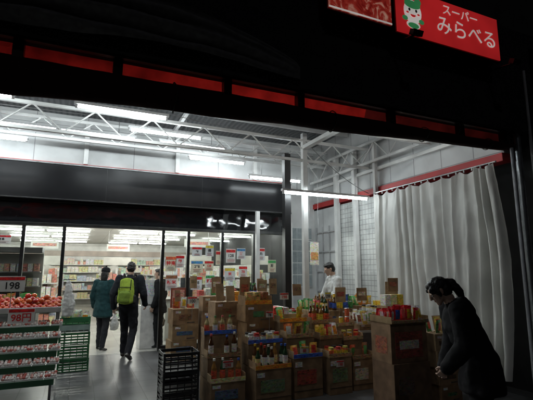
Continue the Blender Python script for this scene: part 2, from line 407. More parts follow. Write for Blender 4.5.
for x in (-4.6, -3.2, -1.9, -.55, .2, 1.2, 2.0, 3.2, 4.3, 5.1):
    b.bx(x - .04, x + .04, 3.6, 3.68, 3.25, 3.46, 'metal', (.03, .02, .02))
b.bx(-5.2, 5.2, 3.55, 3.6, 3.395, 3.43, 'metal', (.03, .02, .02))
b.done(bevel=.003)
b = B('folded_tarpaulin', aw)
vs = []; fs = []; nx = 220; nj = 26
for i in range(nx + 1):
    x = -5.2 + 7.1 * i / nx
    tp_ = min(1, (nx - i) / 40) ** .6
    for j in range(nj + 1):
        a = j / nj
        y = 3.47 - .12 * math.sin(a * math.pi) * tp_ - .035 * tp_ * math.sin(a * 19 + x * .8 + 1.5 * noise.noise(Vector((x, a * 2, 0)))) + .03 * tp_ * noise.noise(Vector((x * 3, a * 4, 1)))
        vs.append((x, y - .03, 3.5 + .42 * a * (.3 + .7 * tp_) + .03 * math.sin(x * 2.1) + .02 * noise.noise(Vector((x * 1.5, a, 5)))))
for i in range(nx):
    for j in range(nj): a = i * (nj + 1) + j; fs.append((a, a + nj + 1, a + nj + 2, a + 1))
b.add(vs, fs, 'cloth', (.16, .155, .155), True); b.done(recalc=False)

# curtain
b = B('vinyl_curtain')
ny, nz_ = 300, 30; vs = []; fs = []
for i in range(ny + 1):
    s = i / ny; y = 6.32 - 2.6 * s
    for j in range(nz_ + 1):
        a = j / nz_; z = .25 + (2.78) * a
        amp = .018 + .02 * (1 - a) + (.05 if s > .86 else 0)
        ph = s * 2 * math.pi * 14 + 5.5 * noise.noise(Vector((s * 5, a * .6, 0)))
        amp *= .5 + 1.8 * abs(noise.noise(Vector((s * 9, a, 8))))
        x = 5.06 + amp * math.sin(ph) + .06 * noise.noise(Vector((s * 5, a * 2, 3))) + .014 * noise.noise(Vector((s * 40, a * 14, 3)))
        yy = y + .02 * math.cos(ph * .9) + (1 - a) * (.05 * math.sin(s * 9))
        sag = -.06 * abs(math.sin(s * math.pi * 8)) * (a ** 8)
        if s > .86: yy = yy - (s - .86) * .7 * math.sin(math.pi * a) ; x -= .12 * (s - .86) * 6
        vs.append((x, yy, z + sag))
for i in range(ny):
    for j in range(nz_): a = i * (nz_ + 1) + j; fs.append((a, a + nz_ + 1, a + nz_ + 2, a + 1))
b.add(vs, fs, 'curtain', (.84, .84, .8), True)
b.cyl((5.06, 3.75, 3.045), (5.06, 6.33, 3.045), .013, 'metal', (.5, .5, .5), n=8)
for i in range(18): b.cyl((5.06, 3.85 + i * .14, 3.0), (5.06, 3.85 + i * .14, 3.035), .012, 'plastic', (.6, .6, .6), n=8)
b.done(recalc=False)

# ------------------------------------------------------------------ lamps
def lamp(x0, x1, y, z, mat='tube', two=False, n6=6, hous=(.75, .75, .75)):
    L_ = B('fluorescent_lamp')
    L_.bx(x0, x1, y - .035, y + .035, z + .03, z + .07, 'paint', hous)
    n = max(1, round((x1 - x0) / 1.25)); st = (x1 - x0) / n
    for i in range(n):
        xa = x0 + i * st + .03; xb = x0 + (i + 1) * st - .03
        for dy in ((-.045, .045) if two else (0,)):
            L_.cyl((xa + .02, y + dy, z), (xb - .02, y + dy, z), .0155, mat, n=n6, caps=False)
            for q in (xa, xb): L_.bx(q - .015, q + .015, y + dy - .018, y + dy + .018, z - .018, z + .029, 'plastic', (.7, .7, .7))
    for x in (x0 + .3, x1 - .3): L_.cyl((x, y, z + .07), (x, y, z + .3), .006, 'metal', (.4, .4, .4), n=6)
    L_.done()
for x0, x1 in ((-4.6, -2.1), (-1.7, .8), (1.2, 2.5)): lamp(x0, x1, 7.55, 3.9)
for x0, x1 in ((-3.4, -.9), (-.2, 1.1)): lamp(x0, x1, 6.1, 3.84)
for x0, x1 in ((-2.2, -.95), (1.9, 3.15)): lamp(x0, x1, 8.2, 3.85)
lamp(.6, 1.85, 6.9, 3.86)
lamp(3.15, 5.0, 6.42, 2.93)
lamp(3.1, 4.35, 7.9, 3.5)
for x0, x1 in ((-3.8, -1.3), (.6, 3.1), (3.3, 4.6)): lamp(x0, x1, 4.2, 4.0, 'tube_front_fill')  # unseen row added behind the awning roll to brighten the goods
for y in (10.2, 12.0, 14.0, 16.4, 19.2):
    for x0 in (-5.5, -2.2, 1.1, 4.4): lamp(x0, x0 + 2.5, y, 2.76, 'tube_in')

# ------------------------------------------------------------------ shop sign
sg = empty('shop_sign'); sg.location = (-.34, 0, -.17)
b = B('sign_box', sg)
b.bx(3.37, 5.05, 3.3, 3.495, 4.36, 4.95, 'metal', (.12, .03, .03)); b.bx(3.385, 5.035, 3.285, 3.299, 4.375, 4.935, 'sign_red')
b.bx(2.5, 3.345, 3.32, 3.495, 4.42, 5.0, 'metal', (.12, .03, .03)); b.bx(2.515, 3.33, 3.305, 3.319, 4.435, 4.985, 'sign_meat')
b.bx(2.515, 3.33, 3.3, 3.3045, 4.435, 4.455, 'sign_white')
for x in (3.45, 5.0): b.cyl((x, 3.48, 4.3), (x, 3.1, 4.24), .014, 'metal', (.05, .05, .05), n=8); b.box((x, 3.08, 4.25), (.13, .07, .06), 'metal', (.05, .05, .05), rx=.5)
b.done(bevel=.004)
b = B('mascot', sg)
def disc(cx, cz, rx, rz, y, mat, a0=0, a1=2 * math.pi):
    vs = [(cx, y, cz)] + [(cx + rx * math.cos(a0 + (a1 - a0) * i / 24), y, cz + rz * math.sin(a0 + (a1 - a0) * i / 24)) for i in range(25)]
    b.add(vs, [(0, 1 + i, 2 + i) for i in range(24)], mat)
disc(3.62, 4.66, .13, .15, 3.283, 'sign_white'); disc(3.62, 4.75, .12, .05, 3.281, 'sign_green'); disc(3.54, 4.8, .05, .045, 3.280, 'sign_green'); disc(3.7, 4.8, .05, .045, 3.2805, 'sign_green')
disc(3.62, 4.5, .1, .05, 3.281, 'sign_white'); disc(3.62, 4.49, .08, .035, 3.2795, 'sign_green'); disc(3.5, 4.56, .04, .03, 3.279, 'sign_green'); disc(3.74, 4.56, .04, .03, 3.279, 'sign_green')
for x in (3.57, 3.67): disc(x, 4.68, .016, .02, 3.279, 'sign_dark'); disc(x + (.03 if x > 3.6 else -.03), 4.64, .02, .012, 3.2785, 'sign_red')
disc(3.62, 4.625, .04, .03, 3.278, 'sign_red', math.pi, 2 * math.pi)
b.done(recalc=False)
text('sign_text_top', 'スーパー', (4.38, 3.28, 4.82), .15, M['sign_white'], sg)
text('sign_text_name', 'みらべる', (4.48, 3.28, 4.6), .255, M['sign_white'], sg)

# ------------------------------------------------------------------ shop interior
def gondola(x, y0, y1, nm='grocery_shelf'):
    b = B(nm)
    b.bx(x - .03, x + .03, y0, y1, .02, 1.75, 'paint', (.7, .7, .66))
    for sd in (-1, 1):
        for k, z in enumerate((.12, .46, .8, 1.12, 1.42)):
            w = .42 if k == 0 else .34
            xa, xb = sorted((x + sd * .031, x + sd * w)); b.bx(xa, xb, y0, y1, z - .03, z, 'paint', (.7, .7, .67))
            b.bx(x + sd * w - .004, x + sd * w + .004, y0, y1, z - .035, z + .01, 'shelfprint', (.7, .7, .68))
            y = y0 + .05
            while y < y1 - .1:
                c = random.choice(PASTEL); w2 = U(.06, .14); h = U(.12, .26); kcount = random.randint(1, 3)
                for q in range(kcount):
                    if y + w2 > y1: break
                    xc = x + sd * (w - .12)
                    b.box((xc, y + w2 / 2, z + h / 2 + .001), (.16, w2 * .92, h), 'shelfprint', c); y += w2
    for e, s2 in ((y0 - .001, -1), (y1 + .001, 1)):
        for z in (.12, .5, .88, 1.25):
            b.bx(x - .4, x + .4, *(sorted((e, e + s2 * .3))), z - .03, z, 'paint', (.65, .65, .62))
            for q in range(6):
                h = U(.15, .3); b.box((x - .33 + q * .13, e + s2 * .14, z + h / 2 + .001), (.11, .2, h), 'shelfprint', random.choice(PASTEL))
    b.bx(x - .42, x + .42, y0 - .05, y0 - .03, 1.75, 2.0, 'paint', (.7, .68, .62))
    b.done()
for x in (-4.5, -2.9, 2.9, 4.6, 6.3): gondola(x, 11.2, 19)
gondola(-.9, 13.5, 20); gondola(1.15, 14.5, 20)
b = B('wall_shelving')
for z in (.3, .7, 1.1, 1.5, 1.85):
    b.bx(-7.5, 8.5, 21.5, 21.93, z - .03, z, 'paint', (.7, .7, .67))
    x = -7.4
    while x < 8.3:
        c = random.choice(PASTEL); w = U(.06, .18); h = U(.14, .3)
        for q in range(random.randint(1, 3)): b.bx(x, x + w * .93, 21.55, 21.8, z + .001, z + h, 'shelfprint', c); x += w
b.done()
b = B('aisle_signs')
for x, y in ((-.9, 13.4), (1.15, 14.4), (-2.9, 11.1), (2.9, 11.1)):
    b.bx(x - .35, x + .35, y, y + .02, 2.2, 2.42, 'paint', (.74, .74, .7)); b.bx(x - .3, x + .3, y - .004, y - .001, 2.27, 2.35, 'shelfprint', (.5, .25, .2))
    for q in (-.3, .3): b.cyl((x + q, y + .01, 2.42), (x + q, y + .01, 2.85), .004, 'metal', (.5, .5, .5), n=5)
b.done()
b = B('checkout_counter'); b.bx(1.9, 3.9, 10.0, 10.6, .02, .9, 'paint', (.62, .6, .55)); b.bx(1.85, 3.95, 9.95, 10.65, .901, .94, 'plastic', (.25, .2, .16))
b.bx(2.2, 2.55, 10.1, 10.45, .941, 1.2, 'plastic', (.05, .05, .05)); b.bx(2.25, 2.5, 10.06, 10.1, 1.15, 1.42, 'gloss', (.05, .06, .08))
for i in range(6): b.box((2.8 + i * .17, 10.3, 1.03), (.13, .2, U(.12, .25)), 'print', random.choice(BRIGHT))
b.done(bevel=.008)
b = B('umbrella_bag_stand'); b.box((1.38, 9.25, .45), (.32, .3, .85), 'plastic', (.75, .75, .73), rz=.1); b.box((1.38, 9.1, 1.15), (.34, .02, .5), 'plastic', (.76, .76, .74), rz=.1); b.box((1.378, 9.086, 1.2), (.28, .004, .25), 'print', (.6, .62, .66), rz=.1)
b.bx(1.24, 1.52, 9.11, 9.13, .85, .95, 'metal', (.4, .4, .4)); b.done(bevel=.01)

# ------------------------------------------------------------------ people
def hull_mesh(bm, ells, rot=None):
    t = bmesh.new(); ico = bmesh.new(); bmesh.ops.create_icosphere(ico, subdivisions=2, radius=1)
    pts = [v.co.copy() for v in ico.verts]; ico.free()
    for c, r in ells:
        for p in pts:
            q = Vector((p.x * r[0], p.y * r[1], p.z * r[2]))
            if rot: q = rot @ q
            t.verts.new(Vector(c) + q)
    res = bmesh.ops.convex_hull(t, input=t.verts)
    de = [e for e in set(res['geom_interior']) | set(res['geom_unused']) if isinstance(e, bmesh.types.BMVert)]
    bmesh.ops.delete(t, geom=de, context='VERTS')
    me = bpy.data.meshes.new('t'); t.to_mesh(me); t.free(); bm.from_mesh(me); bpy.data.meshes.remove(me)

def remesh(prims, voxel, smooth=4):
    bm = bmesh.new()
    for pr in prims: hull_mesh(bm, pr[0], pr[1])
    me = bpy.data.meshes.new('tmp'); bm.to_mesh(me); bm.free()
    o = bpy.data.objects.new('tmp', me); COL.objects.link(o)
    md = o.modifiers.new('r', 'REMESH'); md.mode = 'VOXEL'; md.voxel_size = voxel
    sm = o.modifiers.new('s', 'SMOOTH'); sm.factor = .5; sm.iterations = smooth
    dg = bpy.context.evaluated_depsgraph_get(); dg.update()
    ev = o.evaluated_get(dg); m2 = ev.to_mesh()
    nv = len(m2.vertices); V = np.empty(nv * 3, dtype=np.float32); m2.vertices.foreach_get('co', V); V = V.reshape(-1, 3)
    NR = np.empty(nv * 3, dtype=np.float32); m2.vertices.foreach_get('normal', NR); NR = NR.reshape(-1, 3)
    F = [tuple(p.vertices) for p in m2.polygons]
    ev.to_mesh_clear(); bpy.data.objects.remove(o); bpy.data.meshes.remove(me)
    C = np.array([V[list(f)].mean(axis=0) for f in F])
    best = np.full(len(F), 1e9); idx = np.zeros(len(F), dtype=int)
    for k, pr in enumerate(prims):
        e = pr[0]; a = np.array(e[0][0]); ra = np.array(e[0][1]); bb = np.array(e[-1][0]); rb = np.array(e[-1][1])
        d = bb - a; dd = float(d @ d)
        tt = np.clip(((C - a) @ d) / dd, 0, 1) if dd > 1e-9 else np.zeros(len(C))
        P = a + tt[:, None] * d; q = C - P
        if pr[1]: q = q @ np.array(pr[1])
        rad = ra + tt[:, None] * (rb - ra)
        val = (np.linalg.norm(q / rad, axis=1) - 1) * rad.min(axis=1)
        w = val < best; best[w] = val[w]; idx[w] = k
    return V, NR, F, idx

def emit(b, prims, voxel, smooth=4, wrinkle=0.0, T=None, wf=9):
    V, NR, F, idx = remesh(prims, voxel, smooth)
    if wrinkle:
        for i in range(len(V)):
            p = V[i]
            w = noise.noise(Vector((p[0] * wf, p[1] * wf, p[2] * wf * 1.6))) + .5 * noise.noise(Vector((p[0] * wf * 2.3, p[1] * wf * 2.3 + 9, p[2] * wf * 3)))
            V[i] = p + NR[i] * w * wrinkle
    vs = [Vector([float(q) for q in v]) for v in V]
    o = len(b.v); b.v.extend([tuple(v) for v in vs])
    for f, k in zip(F, idx):
        mat, colr = prims[k][2], prims[k][3]
        if mat not in b.mats: b.mats.append(mat)
        b.f.append([i + o for i in f]); b.m.append(b.mats.index(mat)); b.c.append(colr); b.s.append(True)

def r3(r): return (r, r, r)
def human(name, loc, yaw, H=1.72, lean=0, hp=0, hy=0, arms=None, legs=None, top=(.03, .03, .035), pants=(.02, .02, .025), shoes=(.02, .02, .02),
          hair='short', haircol=(.012, .01, .009), skin=(.55, .36, .27), bulk=.012, coat=0, extra=None, female=False, cuff=.0, hood=False):
    b = B(name); s = H / 1.72; lean = math.radians(lean)
    RL = Matrix.Rotation(-lean, 3, 'X'); PV = Vector((0, 0, .95))
    def up(p): return PV + RL @ (Vector(p) - PV)
    arms = arms or {}; legs = legs or {}
    sw = .165 if female else .185
    k = bulk; P = []
    def cap(a, ra, c, rc, mat, col): P.append(([(a, r3(ra)), (c, r3(rc))], None, mat, col))
    tw = ('cloth', top); pw = ('cloth', pants)
    P.append(([(up((0, 0, .93)), (.155 + k, .11 + k, .10)), (up((0, 0, 1.08)), (.14 + k, .105 + k, .09))], RL, *tw))
    P.append(([(up((0, 0, 1.08)), (.14 + k, .105 + k, .09)), (up((0, .0, 1.28)), (.165 + k, .115 + k, .11))], RL, *tw))
    P.append(([(up((0, 0, 1.28)), (.165 + k, .115 + k, .11)), (up((0, -.01, 1.40)), (sw - .03, .075 + k, .05))], RL, *tw))
    P.append(([(up((0, -.01, 1.40)), (.09, .07, .05)), (up((0, -.01, 1.465)), (.062, .062, .03))], RL, *tw))
    if hood: P.append(([(up((0, -.09, 1.44)), (.1, .06, .05)), (up((0, -.12, 1.36)), (.09, .05, .06))], RL, *tw))
    if coat: P.append(([(up((0, 0, .95)), (.165 + k, .125 + k, .08)), ((0, 0, .95 - coat), (.2 + k, .15 + k, .03))], None, *tw))
    P.append(([((0, 0, .9), (.15, .115, .09)), ((0, 0, .85), (.13, .1, .06))], None, *pw))
    for sd, nm in ((-1, 'L'), (1, 'R')):
        sh = up((sd * sw, -.01, 1.405))
        el, wr = arms.get(nm, ((.235, -.03, 1.13), (.25, .05, .89)))
        el = up((sd * el[0], el[1], el[2])); wr = up((sd * wr[0], wr[1], wr[2]))
        cap(sh, .058 + k, el, .043 + k, *tw)
        ce = el.lerp(wr, 1 - cuff) if cuff else wr
        cap(el, .043 + k, ce, .032 + k * .8, *tw)
        if cuff: cap(ce, .034, wr, .027, 'skin', skin)
        hip = Vector((sd * .085, 0, .9))
        kn, an, toe = legs.get(nm, ((.1, .02, .5), (.105, -.02, .09), 0))
        kn = Vector((sd * kn[0], kn[1], kn[2])); an = Vector((sd * an[0], an[1], an[2]))
        cap(hip, .088 + k * .4, kn, .06 + k * .5, *pw); cap(kn, .06 + k * .5, an, .045 + k * .5, *pw)
        RT = Matrix.Rotation(math.radians(toe), 3, 'X')
        hl = an + RT @ Vector((0, -.03, -.05)); tp = an + RT @ Vector((sd * .02, .14, -.06))
        P.append(([(hl, (.038, .04, .038)), (tp, (.043, .05, .026))], None, 'gloss', shoes))
        d = (wr - el).normalized(); n_ = Vector((-sd, 0, 0)); n_ = RL @ n_; n_ = (n_ - d * n_.dot(d))
        n_ = n_.normalized() if n_.length > .2 else Vector((0, 0, -1)); a_ = d.cross(n_).normalized()
        HP = []; sk = ('skin', skin)
        Rh = Matrix((a_, n_, d)).transposed()
        HP.append(([(wr - d * .02, (.026, .022, .03)), (wr + d * .02, (.032, .016, .02)), (wr + d * .075, (.038, .013, .016))], Rh, *sk))
        fwd = a_ if a_.y > 0 else -a_
        for q, (off, ln) in enumerate(((.029, .068), (.01, .078), (-.01, .072), (-.028, .056))):
            p0 = wr + d * .08 + fwd * off; ang = 0
            for t_, fr_ in enumerate((.45, .32, .23)):
                ang += math.radians((22, 30, 24)[t_] + q * 3)
                dv = d * math.cos(ang) + n_ * math.sin(ang); p1 = p0 + dv * ln * fr_
                HP.append(([(p0, r3(.0088 - .0006 * t_)), (p1, r3(.0082 - .0006 * t_))], None, *sk)); p0 = p1
        p0 = wr + d * .025 + fwd * .028; dv = (d * .75 + fwd * .65 + n_ * .3).normalized(); p1 = p0 + dv * .04; p2 = p1 + (d * .9 + fwd * .15 + n_ * .45).normalized() * .032
        HP.append(([(p0, r3(.013)), (p1, r3(.011))], None, *sk)); HP.append(([(p1, r3(.0105)), (p2, r3(.0085))], None, *sk))
        emit(b, [([(c_ * s, tuple(x * s for x in r_)) for c_, r_ in e_], ro, mt, cl) for e_, ro, mt, cl in HP], .0045, 2)
    nb = up((0, -.01, 1.44)); hc = up((0, .025, 1.6))
    RH = Matrix.Rotation(math.radians(hy), 3, 'Z') @ RL @ Matrix.Rotation(-math.radians(hp), 3, 'X')
    hc = nb + Matrix.Rotation(-math.radians(hp) * .5, 3, 'X') @ (hc - nb)
    cap(nb, .052, hc + RH @ Vector((0, -.02, -.07)), .05, 'skin', skin)
    sc = lambda pr: [([(Vector(c_) * s, tuple(x * s for x in r_)) for c_, r_ in e_], ro, mt, cl) for e_, ro, mt, cl in pr]
    emit(b, sc(P), .012, 5, wrinkle=.009)
    def h(p): return hc + RH @ Vector(p)
    sk = ('skin', skin); HD = []
    def he(*ells, m_=sk): HD.append(([(h(c_), r_) for c_, r_ in ells], RH, *m_))
    he(((0, -.015, .03), (.074, .092, .084))); he(((0, .02, .02), (.064, .07, .07)), ((0, .03, -.05), (.05, .058, .04)))
    he(((0, .04, -.055), (.046, .045, .03)), ((0, .066, -.088), (.024, .022, .018)))
    he(((0, .088, .018), (.009, .012, .01)), ((0, .103, -.02), (.015, .014, .011)))
    he(((-.03, .078, .022), (.02, .012, .007)), ((.03, .078, .022), (.02, .012, .007)))
    he(((0, .083, -.052), (.022, .012, .006)), m_=('skin', (skin[0] * .8, skin[1] * .5, skin[2] * .5)))
    for sd in (-1, 1): he(((sd * .073, -.005, .008), (.011, .018, .022)), ((sd * .071, .0, -.018), (.008, .01, .014)))
    he(((0, -.02, -.05), (.05, .05, .05)), ((0, -.03, -.1), (.05, .05, .04)))
    emit(b, sc(HD), .006, 2)
    for sd in (-1, 1):
        b.ell(h((sd * .03, .081, .003)) * s, (.012, .006, .007), 'gloss', (.7, .68, .65), rot=RH)
        b.ell(h((sd * .03, .0855, .003)) * s, (.006, .004, .006), 'gloss', (.02, .012, .01), rot=RH)
    HR = []; hm = ('hair', haircol)
    def hh(*ells, m_=hm): HR.append(([(h(c_), r_) for c_, r_ in ells], RH, *m_))
    hh(((0, -.022, .045), (.083, .096, .084))); hh(((0, -.045, .0), (.08, .072, .09))); hh(((0, .03, .085), (.062, .05, .034)))
    if hair == 'pony':
        q0 = h((0, -.1, .03)); q1 = q0 + Vector((0, -.05, -.005)); q2 = q1 + Vector((.01, -.07, -.09)); q3 = q2 + Vector((.02, -.03, -.12))
        HR.append(([(q0, r3(.032)), (q1, r3(.038))], None, *hm)); HR.append(([(q1, r3(.038)), (q2, (.034, .034, .045))], None, *hm)); HR.append(([(q2, (.034, .034, .045)), (q3, (.018, .018, .03))], None, *hm))
        hh(((-.07, .025, .02), (.014, .03, .06))); hh(((.07, .025, .02), (.014, .03, .06)))
        hh(((-.06, .06, .045), (.02, .03, .035))); hh(((.06, .06, .045), (.02, .03, .035)))
    if hair == 'long': hh(((0, -.05, -.02), (.084, .065, .09)), ((0, -.05, -.13), (.08, .05, .05)))
    emit(b, sc(HR), .008, 2, wrinkle=.005, wf=30)
    if hair == 'long':
        HR = []
        hh(((0, -.02, .075), (.094, .108, .075)), ((0, -.02, .045), (.096, .11, .03)), m_=('cloth', (.02, .02, .022))); hh(((0, -.02, .165), (.02, .02, .018)), m_=('cloth', (.03, .03, .03)))
        emit(b, sc(HR), .009, 2, wrinkle=.003, wf=25)
    if extra: extra(b, s, up, RL)
    o = b.done(recalc=False); o.location = loc; o.rotation_euler = (0, 0, math.radians(yaw)); return o

def backpack(b, s, up, RL):
    G = ('cloth', (.34, .46, .06)); Kk = ('cloth', (.03, .03, .03)); Gd = ('cloth', (.17, .25, .04))
    P = [([(up((0, -.19, 1.0)), (.14, .07, .05)), (up((0, -.185, 1.18)), (.15, .085, .06)), (up((0, -.17, 1.37)), (.12, .06, .05))], RL, *G),
         ([(up((0, -.27, 1.01)), (.1, .035, .04)), (up((0, -.27, 1.14)), (.105, .035, .04))], RL, *Gd),
         ([(up((-.16, -.17, 1.0)), (.03, .04, .05)), (up((-.16, -.17, 1.08)), (.03, .04, .04))], RL, *Kk),
         ([(up((.16, -.17, 1.0)), (.03, .04, .05)), (up((.16, -.17, 1.08)), (.03, .04, .04))], RL, *Kk)]
    P = [([(c * s, tuple(x * s for x in r)) for c, r in e], ro, m_, c_) for e, ro, m_, c_ in P]
    emit(b, P, .01, 3, wrinkle=.006)
    for sd in (-1, 1):
        pts = [(sd * .09, -.12, 1.4), (sd * .1, -.04, 1.49), (sd * .115, .1, 1.42), (sd * .12, .15, 1.25), (sd * .14, .06, 1.1), (sd * .15, -.1, 1.02)]
        for p, q in zip(pts, pts[1:]): b.cyl(up(p) * s, up(q) * s, .018, 'cloth', (.03, .03, .03), n=8)
        b.cyl(up((sd * .1, -.25, 1.4 - .02)) * s, up((sd * .1, -.265, 1.2)) * s, .008, 'cloth', (.03, .03, .03), n=6)
    b.cyl(up((-.11, -.262, 1.25)) * s, up((.11, -.262, 1.25)) * s, .006, 'cloth', (.03, .03, .03), n=6)
    b.cyl(up((-.03, -.16, 1.43)) * s, up((.03, -.16, 1.43)) * s, .01, 'cloth', (.03, .03, .03), n=6)

def shopping_bag(sd, wr, col):
    def f(b, s, up, RL):
        w = up((sd * wr[0], wr[1], wr[2])) * s
        P = [([(w + Vector((0, .02, -.2)), (.035, .06, .03)), (w + Vector((0, .02, -.33)), (.07, .13, .06)), (w + Vector((0, .02, -.42)), (.06, .12, .04))], None, 'bag', col)]
        emit(b, P, .01, 2, wrinkle=.012, wf=14)
        for dy in (-.03, .05): b.cyl(w + Vector((0, .02, -.09)), w + Vector((0, dy, -.21)), .012, 'bag', col, n=8)
    return f

human('man_with_backpack', (.9, 8.3, .014), -24, H=1.74, lean=3, hy=8, hp=6, top=(.02, .022, .028), pants=(.014, .014, .018), shoes=(.03, .025, .02), bulk=.028,
      legs={'L': ((.10, .16, .51), (.10, .14, .1), 0), 'R': ((.10, .03, .49), (.11, -.24, .15), -28)},
      arms={'L': ((.26, -.08, 1.14), (.27, .0, .9)), 'R': ((.26, .0, 1.14), (.26, .16, .95))}, extra=backpack)
human('woman_in_teal_coat', (.52, 9.35, .02), -35, H=1.62, hp=8, top=(.02, .06, .065), pants=(.03, .03, .035), hair='long', female=True, bulk=.028, coat=.25,
      legs={'L': ((.09, .08, .5), (.09, .06, .09), 0), 'R': ((.09, .0, .5), (.1, -.12, .1), -10)}, extra=shopping_bag(1, (.25, .05, .89), (.72, .72, .7)))
human('shopper_in_black_coat', (1.62, 9.2, .02), 60, H=1.62, hp=10, top=(.02, .02, .022), pants=(.02, .02, .02), hair='short', female=True, bulk=.026, coat=.2,
      extra=shopping_bag(1, (.25, .05, .89), (.25, .2, .16)))
human('shop_clerk', (4.42, 6.72, .014), 80, H=1.74, lean=8, hp=16, top=(.72, .72, .7), pants=(.05, .05, .07), bulk=.014, cuff=.5,
      arms={'L': ((.24, .1, 1.17), (.16, .33, 1.12)), 'R': ((.24, .12, 1.16), (.15, .33, 1.08))})
human('woman_browsing', (3.03, 2.55, .0082), 58, H=1.6, lean=24, hp=12, top=(.011, .01, .012), pants=(.01, .01, .011), hair='pony', female=True, bulk=.042, coat=.26, hood=True,
      arms={'L': ((.23, .1, 1.15), (.13, .3, 1.02)), 'R': ((.23, .08, 1.14), (.15, .27, .97))},
      legs={'L': ((.1, .06, .5), (.1, .06, .09), 0), 'R': ((.1, .0, .5), (.1, -.1, .1), -6)})

# ------------------------------------------------------------------ goods
def carton(b, x, y, z, sx, sy, sz, rz=0, col=None, label=True):
    col = col or random.choice(BROWNS)
    b.box((x, y, z + sz / 2), (sx, sy, sz), 'card', col, rz=rz)
    mt = Matrix.Rotation(rz, 3, 'Z')
    def at(dx, dy, dz): v = mt @ Vector((dx, dy, 0)); return (x + v.x, y + v.y, z + dz)
    b.box(at(0, 0, sz + .0012), (.05, sy * .995, .0016), 'gloss', (col[0] * 1.15, col[1] * 1.1, col[2]), rz=rz)
    b.box(at(0, -sy / 2 - .0012, sz - .04), (.05, .0016, .075), 'gloss', (col[0] * 1.15, col[1] * 1.1, col[2]), rz=rz)
    if label:
        c = random.choice([(.4, .05, .04), (.07, .12, .22), (.08, .2, .08), (.6, .56, .48), (.12, .07, .04), (.2, .1, .05)])
        b.box(at(U(-.04, .04) * sx, -sy / 2 - .0014, sz * .45), (sx * U(.35, .8), .002, sz * U(.16, .4)), 'print', c, rz=rz)
        b.box(at(sx * .2, -sy / 2 - .0014, sz * .12), (sx * .3, .002, sz * .08), 'print', (.1, .08, .06), rz=rz)
        b.box(at(-sx * .3, -sy / 2 - .0014, sz * .8), (sx * .2, .002, sz * .14), 'print', (.65, .62, .58), rz=rz)
def tray(b, x0, x1, y0, y1, z, h, col, lip=.5):
    t = .006
    b.bx(x0, x1, y0, y1, z, z + t, 'card', col); b.bx(x0, x1, y1 - t, y1, z + t, z + h, 'card', col)
    b.bx(x0, x0 + t, y0 + t, y1 - t, z + t, z + h, 'card', col); b.bx(x1 - t, x1, y0 + t, y1 - t, z + t, z + h, 'card', col)
    b.bx(x0, x1, y0, y0 + t, z + t, z + h * lip, 'print', random.choice(BRIGHT + BROWNS * 3))
def crate(b, x, y, z, sx, sy, sz, col):
    x0, x1, y0, y1 = x - sx / 2, x + sx / 2, y - sy / 2, y + sy / 2
    b.bx(x0, x1, y0, y1, z, z + .012, 'plastic', col)
    for cx in (x0 + .012, x1 - .012):
        for cy in (y0 + .012, y1 - .012): b.bx(cx - .012, cx + .012, cy - .012, cy + .012, z + .0122, z + sz, 'plastic', col)
    for k in range(4):
        za = z + .03 + k * (sz - .05) / 3.4; zb = za + (.03 if k == 3 else .02)
        if k == 3: zb = z + sz - .002
        b.bx(x0 + .025, x1 - .025, y0 + .002, y0 + .01, za, zb, 'plastic', col); b.bx(x0 + .025, x1 - .025, y1 - .01, y1 - .002, za, zb, 'plastic', col)
        b.bx(x0 + .002, x0 + .01, y0 + .025, y1 - .025, za, zb, 'plastic', col); b.bx(x1 - .01, x1 - .002, y0 + .025, y1 - .025, za, zb, 'plastic', col)
    n = 5
    for i in range(1, n):
        xx = x0 + sx * i / n; b.bx(xx - .006, xx + .006, y0 + .003, y0 + .009, z + .013, z + sz - .004, 'plastic', (col[0] * .9, col[1] * .9, col[2] * .9))
def bottle(b, x, y, z, h=.26, r=.036, body=(.1, .04, .01), lab=(.7, .68, .6), capc=(.6, .05, .03)):
    pr = [(0, 0), (r, 0), (r, h * .15), (r * 1.02, h * .15), (r * 1.02, h * .5), (r, h * .5), (r * .97, h * .6), (r * .45, h * .78), (r * .38, h * .9), (r * .45, h * .9), (r * .45, h), (0, h)]
    g = ('gloss', body); l = ('print', lab); c = ('plastic', capc)
    b.lathe((x, y, z), pr, None, [g, g, l, l, l, g, g, g, c, c, c], n=10)
def can(b, x, y, z, h=.12, r=.034, lab=(.6, .1, .05)):
    m_ = ('metal', (.6, .6, .6)); l = ('print', lab)
    b.lathe((x, y, z), [(0, 0), (r * .9, 0), (r, .006), (r, h - .008), (r * .9, h), (0, h)], None, [m_, m_, l, m_, m_], n=12)
def jar(b, x, y, z, h=.11, r=.036, body=(.3, .1, .02), lab=(.7, .6, .3)):
    b.lathe((x, y, z), [(0, 0), (r, .0), (r, h * .2), (r * 1.02, h * .2), (r * 1.02, h * .65), (r, h * .7), (r * .85, h * .8), (r * .95, h * .8), (r * .95, h), (0, h)], None,
            [('gloss', body)] * 2 + [('print', lab)] * 2 + [('gloss', body)] * 2 + [('plastic', random.choice([(.6, .5, .1), (.6, .6, .58), (.5, .04, .03), (.05, .05, .05)]))] * 3, n=12)
